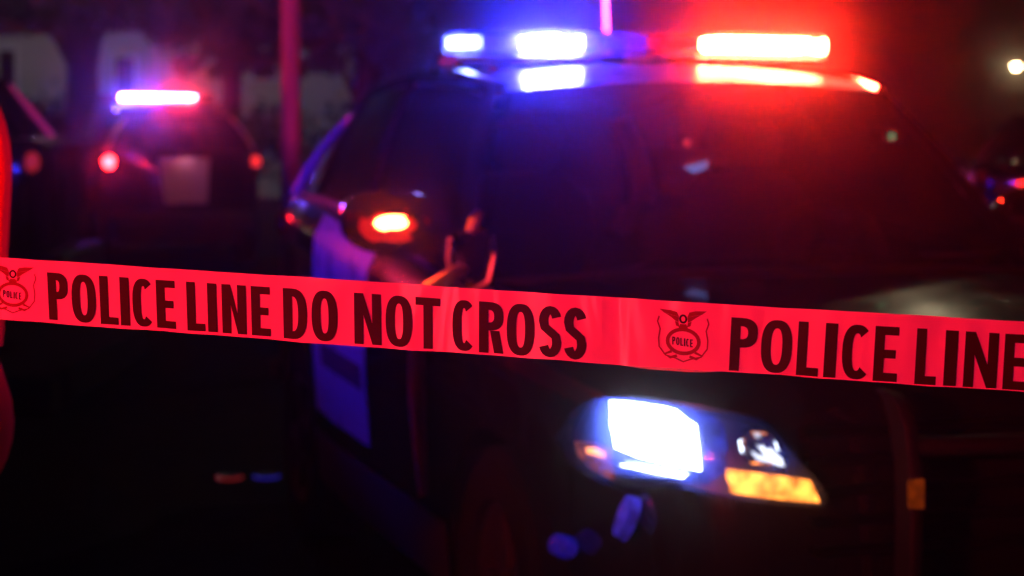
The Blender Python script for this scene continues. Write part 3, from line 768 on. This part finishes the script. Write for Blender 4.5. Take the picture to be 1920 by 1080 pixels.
# ------------------------------------------------------------------ van at the left edge
van = empty('parked_van')
def make_van(Y):
    k = Y / FPX
    edge = [(-90, 150), (-40, 175), (0, 207), (14, 232), (22, 268), (26, 310), (24, 360), (21, 420), (17, 490), (13, 560), (11, 620), (9, 655), (-14, 662)]
    x_of = lambda px: (px - 960) * k; z_of = lambda py: CAMH - (py - YH) * k
    x_mid = x_of(24) - .95
    def ring(edge, y, ins=0):
        r_ = [(x_of(a) - ins, y, z_of(b) - (ins * .6 if b < 230 else 0)) for a, b in edge]
        return r_ + [(2 * x_mid - x, yy, z) for x, yy, z in r_[::-1]]
    m = MB(); rows = [ring(edge, Y + .02, .05), ring(edge, Y + .03, .015), ring(edge, Y + .08, 0), ring(edge, Y + .6, -.02), ring(edge, Y + 2.6, -.02), ring(edge, Y + 3.3, .06)]
    m.grid(rows); m.ngon(rows[0]); m.ngon(rows[-1][::-1])
    body_ = m.build('body', M['vanpaint'], van, angle=40)
    # lower body and bumper
    be = [(-30, 668), (0, 688), (12, 712), (22, 745), (27, 790), (24, 825), (14, 860), (0, 888), (-30, 910)]
    rows = [ring(be, Y - .06, .10), ring(be, Y - .05, .03), ring(be, Y, 0), ring(be, Y + .25, 0), ring(be, Y + .3, .05)]
    m = MB(); m.grid(rows); m.ngon(rows[0]); m.ngon(rows[-1][::-1]); m.build('rear_bumper', M['vanpaint'], van, angle=50)
    m = MB(); z1, z0 = z_of(655), .42
    m.box((x_mid, Y + 1.7, (z1 + z0) / 2), (1.72, 3.2, z1 - z0 + .1)); m.build('lower_body', M['trim'], van, bevel=.05)
    m = MB(); m.box((x_mid, Y + .005, z_of(300)), (1.3, .03, .22)); m.build('rear_window', M['glass'], van, bevel=.02)
    for sg in (1, -1):
        for yy in (Y + .7, Y + 2.7):
            t = MB(); t.lathe([(-.1, .2), (-.1, .30), (-.08, .33), (.08, .33), (.1, .30), (.1, .2), (.07, 0)], (x_mid + sg * .78, yy, .33), (sg, 0, 0), 28); t.build('wheel', M['rubber'], van)
        m = MB(); m.box((x_mid + sg * .80, Y + .0, z_of(520)), (.10, .04, .16)); m.build('tail_lamp', M['tail_off'], van, bevel=.015)
make_van(4.0)
vp = Vector((-.93, 4.0, 0)); van.matrix_world = Matrix.Translation(vp) @ Matrix.Rotation(R(15.5), 4, 'Z') @ Matrix.Translation(-vp)
tag(van, 'red-lit van of which only the rear corner shows at the left edge of the frame', 'van')

# ------------------------------------------------------------------ pole behind the SUV
pr = empty('utility_pole', at(545, 223, 13.4) * 1); pr.location.z = 0
m = MB(); m.tube([(0, 0, 0), (0, 0, 3), (0, 0, 7.5)], [.064, .060, .05], 16); m.lathe([(0, 0), (0, .12), (.1, .12), (.14, .066)], (0, 0, 0), (0, 0, 1), 16)
m.build('pole', pbr('painted_pole', (.24, .12, .12), .55, noise=.25, nscale=5, bump=.1), pr)
m = MB(); m.tube([(0, 0, 7.3), (.7, 0, 7.5), (1.4, 0, 7.5)], .03, 8); m.box((1.6, 0, 7.48), (.5, .16, .09)); m.build('arm', M['steel'], pr)
tag(pr, 'slim metal pole lit red in its upper half, left of the black SUV', 'pole')

# ------------------------------------------------------------------ house and hedge, trees
wallm = pbr('pale_render', (.50, .49, .50), .85, noise=.15, nscale=2, bump=.3, bscale=40)
roofm = pbr('roof_shingle', (.03, .025, .025), .85, noise=.3, nscale=6, bump=.5)
house = empty('house', (0, 0, 0))
HY = 44.
k = HY / FPX
m = MB(); x0, x1 = (-260 - 960) * k, (660 - 960) * k
m.box(((x0 + x1) / 2, HY + 4, 1.95), (x1 - x0, 8, 3.9)); m.build('wall', wallm, house)
m = MB(); ex = .5
m.add([(x0 - ex, HY - .7, 3.55), (x1 + ex, HY - .7, 3.85), (x1 + ex, HY + 8.7, 3.85), (x0 - ex, HY + 8.7, 3.55), (x0 - ex, HY + 4, 5.9), (x1 + ex, HY + 4, 5.9)], [(0, 1, 5, 4), (2, 3, 4, 5), (0, 4, 3), (1, 2, 5), (0, 3, 2, 1)]); m.build('roof', roofm, house)
for (a, b_, c, d) in ((-4, 32, 92, 175), (215, 255, 105, 180), (-190, -120, 92, 175), (470, 520, 92, 150)):
    p0 = at(a, c, HY); p1 = at(b_, d, HY)
    m = MB(); cx = (p0.x + p1.x) / 2; cz = (p0.z + p1.z) / 2; w_ = p1.x - p0.x; h_ = p0.z - p1.z
    for bx_, bz_, bw, bh in ((cx, p0.z, w_ + .1, .06), (cx, p1.z, w_ + .1, .06)): m.box((bx_, HY - .02, bz_), (bw, .08, bh))
    for bx_ in (p0.x, p1.x): m.box((bx_, HY - .02, cz), (.06, .08, h_ - .06))
    fr = m.build('window', M['white'], house)
    m = MB(); m.box((cx, HY - .006, cz), (w_ - .06, .01, h_ - .06)); m.build('pane', pbr('dark_pane', (.01, .01, .012), .05), fr)
tag(house, 'low pale house behind the trees, beyond the distant patrol SUV', 'house')

leafm = pbr('leaves', (.045, .06, .03), .6, noise=.4, nscale=1.5)
leafdry = pbr('hedge_leaves', (.03, .045, .025), .65, noise=.4, nscale=2)
barkm = pbr('bark', (.07, .05, .04), .9, noise=.4, nscale=6, bump=.6, bscale=30)
def leaves(blobs, n_, size, seed):
    r = np.random.default_rng(seed); vs = []; fs = []
    w = np.array([b_[3] ** 2 for b_ in blobs]); w = w / w.sum()
    for k in range(n_):
        b_ = blobs[r.choice(len(blobs), p=w)]
        d = r.normal(size=3); d /= np.linalg.norm(d); rad = b_[3] * r.uniform(.25, 1) ** .5 * (1 + .18 * r.normal())
        c = np.array(b_[:3]) + d * rad * np.array([1, 1, .75])
        a = r.normal(size=3); a /= np.linalg.norm(a); bb = np.cross(a, r.normal(size=3)); bb /= np.linalg.norm(bb)
        s_ = size * r.uniform(.6, 1.3); i0 = len(vs)
        vs += [tuple(c - a * s_), tuple(c + bb * s_ * .45), tuple(c + a * s_), tuple(c - bb * s_ * .45)]; fs.append((i0, i0 + 1, i0 + 2, i0 + 3))
    mb_ = MB(); mb_.v = vs; mb_.f = fs; return mb_
def tree(name, base, hgt, blobs, nleaf, size, seed, label, tr=.16, group='trees in front of the pale house', mat=None):
    root = empty(name, base); r = np.random.default_rng(seed)
    m = MB(); top = Vector((r.uniform(-.2, .2), 0, hgt * .8))
    m.tube([(0, 0, 0), (.02, .02, hgt * .25), (.05, -.03, hgt * .5), top], [tr * 1.25, tr, tr * .75, tr * .3], 10)
    for b_ in blobs:
        s0 = Vector((.04, 0, hgt * r.uniform(.28, .55))); e_ = Vector(b_[:3]); mid = s0.lerp(e_, .5) + Vector((0, 0, .1 * hgt * r.uniform(-.2, .6)))
        m.tube([s0, mid, e_], [tr * .45, tr * .28, tr * .08], 7)
    m.build('trunk', barkm, root)
    leaves(blobs, nleaf, size, seed + 1).build('crown', mat or leafm, root, smooth=False)
    tag(root, label, 'tree', group)
def gp(px, Y): return ((px - 960) / FPX * Y, Y, 0)
def blobs_px(base_px, Y, lst):
    kk = Y / FPX; return [((a - base_px) * kk, random.uniform(-.5, .5), CAMH + (YH - b_) * kk, r_ * kk) for a, b_, r_ in lst]
tree('leafy_tree', gp(150, 31), 5.5, blobs_px(150, 31, [(90, -60, 130), (170, -40, 120), (60, 20, 45), (220, 10, 60), (130, 30, 40), (130, -140, 130)]), 5200, .10, 3, 'broad leafy tree with the thickest trunk, left of the distant patrol SUV', .26)
tree('leafy_tree', gp(430, 30), 5.2, blobs_px(430, 30, [(380, 20, 85), (470, 10, 90), (330, 60, 50), (520, 60, 60), (430, -60, 110), (420, 75, 45), (300, 10, 55), (345, 118, 30), (470, 108, 32), (520, 112, 22), (560, 125, 20), (395, 132, 20), (500, 140, 14), (600, 120, 18)]), 5200, .085, 9, 'loose leafy tree right above the lit lamps of the distant patrol SUV', .15)
tree('leafy_tree', gp(680, 29), 5.0, blobs_px(680, 29, [(640, 20, 90), (700, 40, 100), (590, 70, 45), (740, 90, 80), (620, 115, 32), (680, -60, 110)]), 4200, .085, 15, 'dark leafy tree just right of the red lit pole', .15)
# hedge in front of the house
hb = [((x - 960) / FPX * 33 - (-18), random.uniform(-.3, .3), random.uniform(.5, 1.75), random.uniform(.4, .6)) for x in range(-200, 760, 24)]
hr = empty('hedge', (-18, 33, 0)); leaves([(a, b_, c, d) for a, b_, c, d in hb], 7000, .08, 31).build('foliage', leafdry, hr, smooth=False)
m = MB(); m.box((7.4, 0, .85), (8.2, .5, 1.7)); m.build('inner_branches', barkm, hr, bevel=.1)
tag(hr, 'long dark clipped hedge running in front of the pale house', 'hedge')

# ------------------------------------------------------------------ street lamps
warm = emit('street_lamp_glow', (1, .82, .50), 230); warm2 = emit('street_lamp_glow_far', (1, .70, .36), 70)
def street_lamp(x, y, z, mat, label, rad=.16, sx=0, sy=.9):
    r_ = empty('street_lamp', (x, y, 0))
    m = MB(); m.tube([(sx, sy, 0), (sx, sy, z * .6), (sx * .95, sy * .95, z - .1), (sx * .7, sy * .7, z + .15), (sx * .1, sy * .1, z + .16)], [.09, .07, .055, .045, .04], 10); m.build('post', M['steel'], r_)
    m = MB(); m.lathe([(.14, 0), (.13, rad * .6), (.02, rad * 1.15), (0, rad * 1.1)], (0, 0, z), (0, 0, 1), 18); m.build('lamp_hood', M['steel'], r_)
    m = MB(); m.lathe([(.0, rad), (-rad * .7, rad * .8), (-rad * 1.1, rad * .3), (-rad * 1.15, 0)], (0, 0, z), (0, 0, 1), 18); m.build('lamp_globe', mat, r_)
    tag(r_, label, 'street lamp', 'street lamps')
p = at(1905, 130, 100); street_lamp(p.x, p.y, p.z + .2, warm2, 'far street lamp glowing warm white at the right edge above dim foliage', .17)
p = at(1852, -1015, 21); street_lamp(p.x, p.y, p.z, warm, 'tall street lamp above the frame whose glow shines on the SUV hood', .17, 3.2, 0)
white_l = emit('street_lamp_glow_white', (.90, .94, 1), 330)
p = at(150, -330, 37); street_lamp(p.x, p.y, p.z, white_l, 'street lamp above the frame that lights the pale house wall', .17, -4.5, 1)
tree('roadside_tree', gp(1850, 101), 8, blobs_px(1850, 101, [(1835, 125, 26), (1870, 150, 30), (1810, 100, 28), (1895, 165, 30), (1850, 60, 40)]), 1500, .22, 44, 'tree catching warm light beside the far street lamp', .2, 'trees by the road')

# ------------------------------------------------------------------ glowing discs added for dim colour marks on the road
road_glow_red = emit('road_glow_red', (1, .05, .06), .2); road_glow_blue = emit('road_glow_blue', (.05, .04, 1), .26)
for (px, py, mt, lab) in ((430, 899, road_glow_red, 'added flat disc glowing dim red on the asphalt'), (500, 897, road_glow_blue, 'added flat disc glowing dim blue on the asphalt')):
    d = CAMH * FPX / (py - YH); q = at(px, py, d)
    r_ = empty('road_glow_disc', (q.x, q.y, 0))
    m = MB(); m.lathe([(0, 0), (0, .055), (.012, .055), (.018, .045), (.018, .0)], (0, 0, .001), (0, 0, 1), 20); m.build('puck', M['trim'], r_)
    m = MB(); m.lathe([(.0125, .0555), (.012, .058), (.004, .058), (.0035, .0555)], (0, 0, .002), (0, 0, 1), 20); m.build('glow_ring', mt, r_)
    tag(r_, lab, 'road flare', 'road glows')

# ------------------------------------------------------------------ night air
hz = bpy.data.materials.new('night_haze'); hz.use_nodes = True
n = hz.node_tree; n.nodes.clear(); o_ = n.nodes.new('ShaderNodeOutputMaterial'); pv = n.nodes.new('ShaderNodeVolumePrincipled')
pv.inputs['Color'].default_value = (.9, .9, .9, 1); pv.inputs['Density'].default_value = .0048; pv.inputs['Anisotropy'].default_value = .986
n.links.new(pv.outputs[0], o_.inputs['Volume'])
m = MB(); m.box((0, 40, 7), (120, 170, 16)); h_ = m.build('haze', hz, smooth=False); tag(h_, kind='stuff')
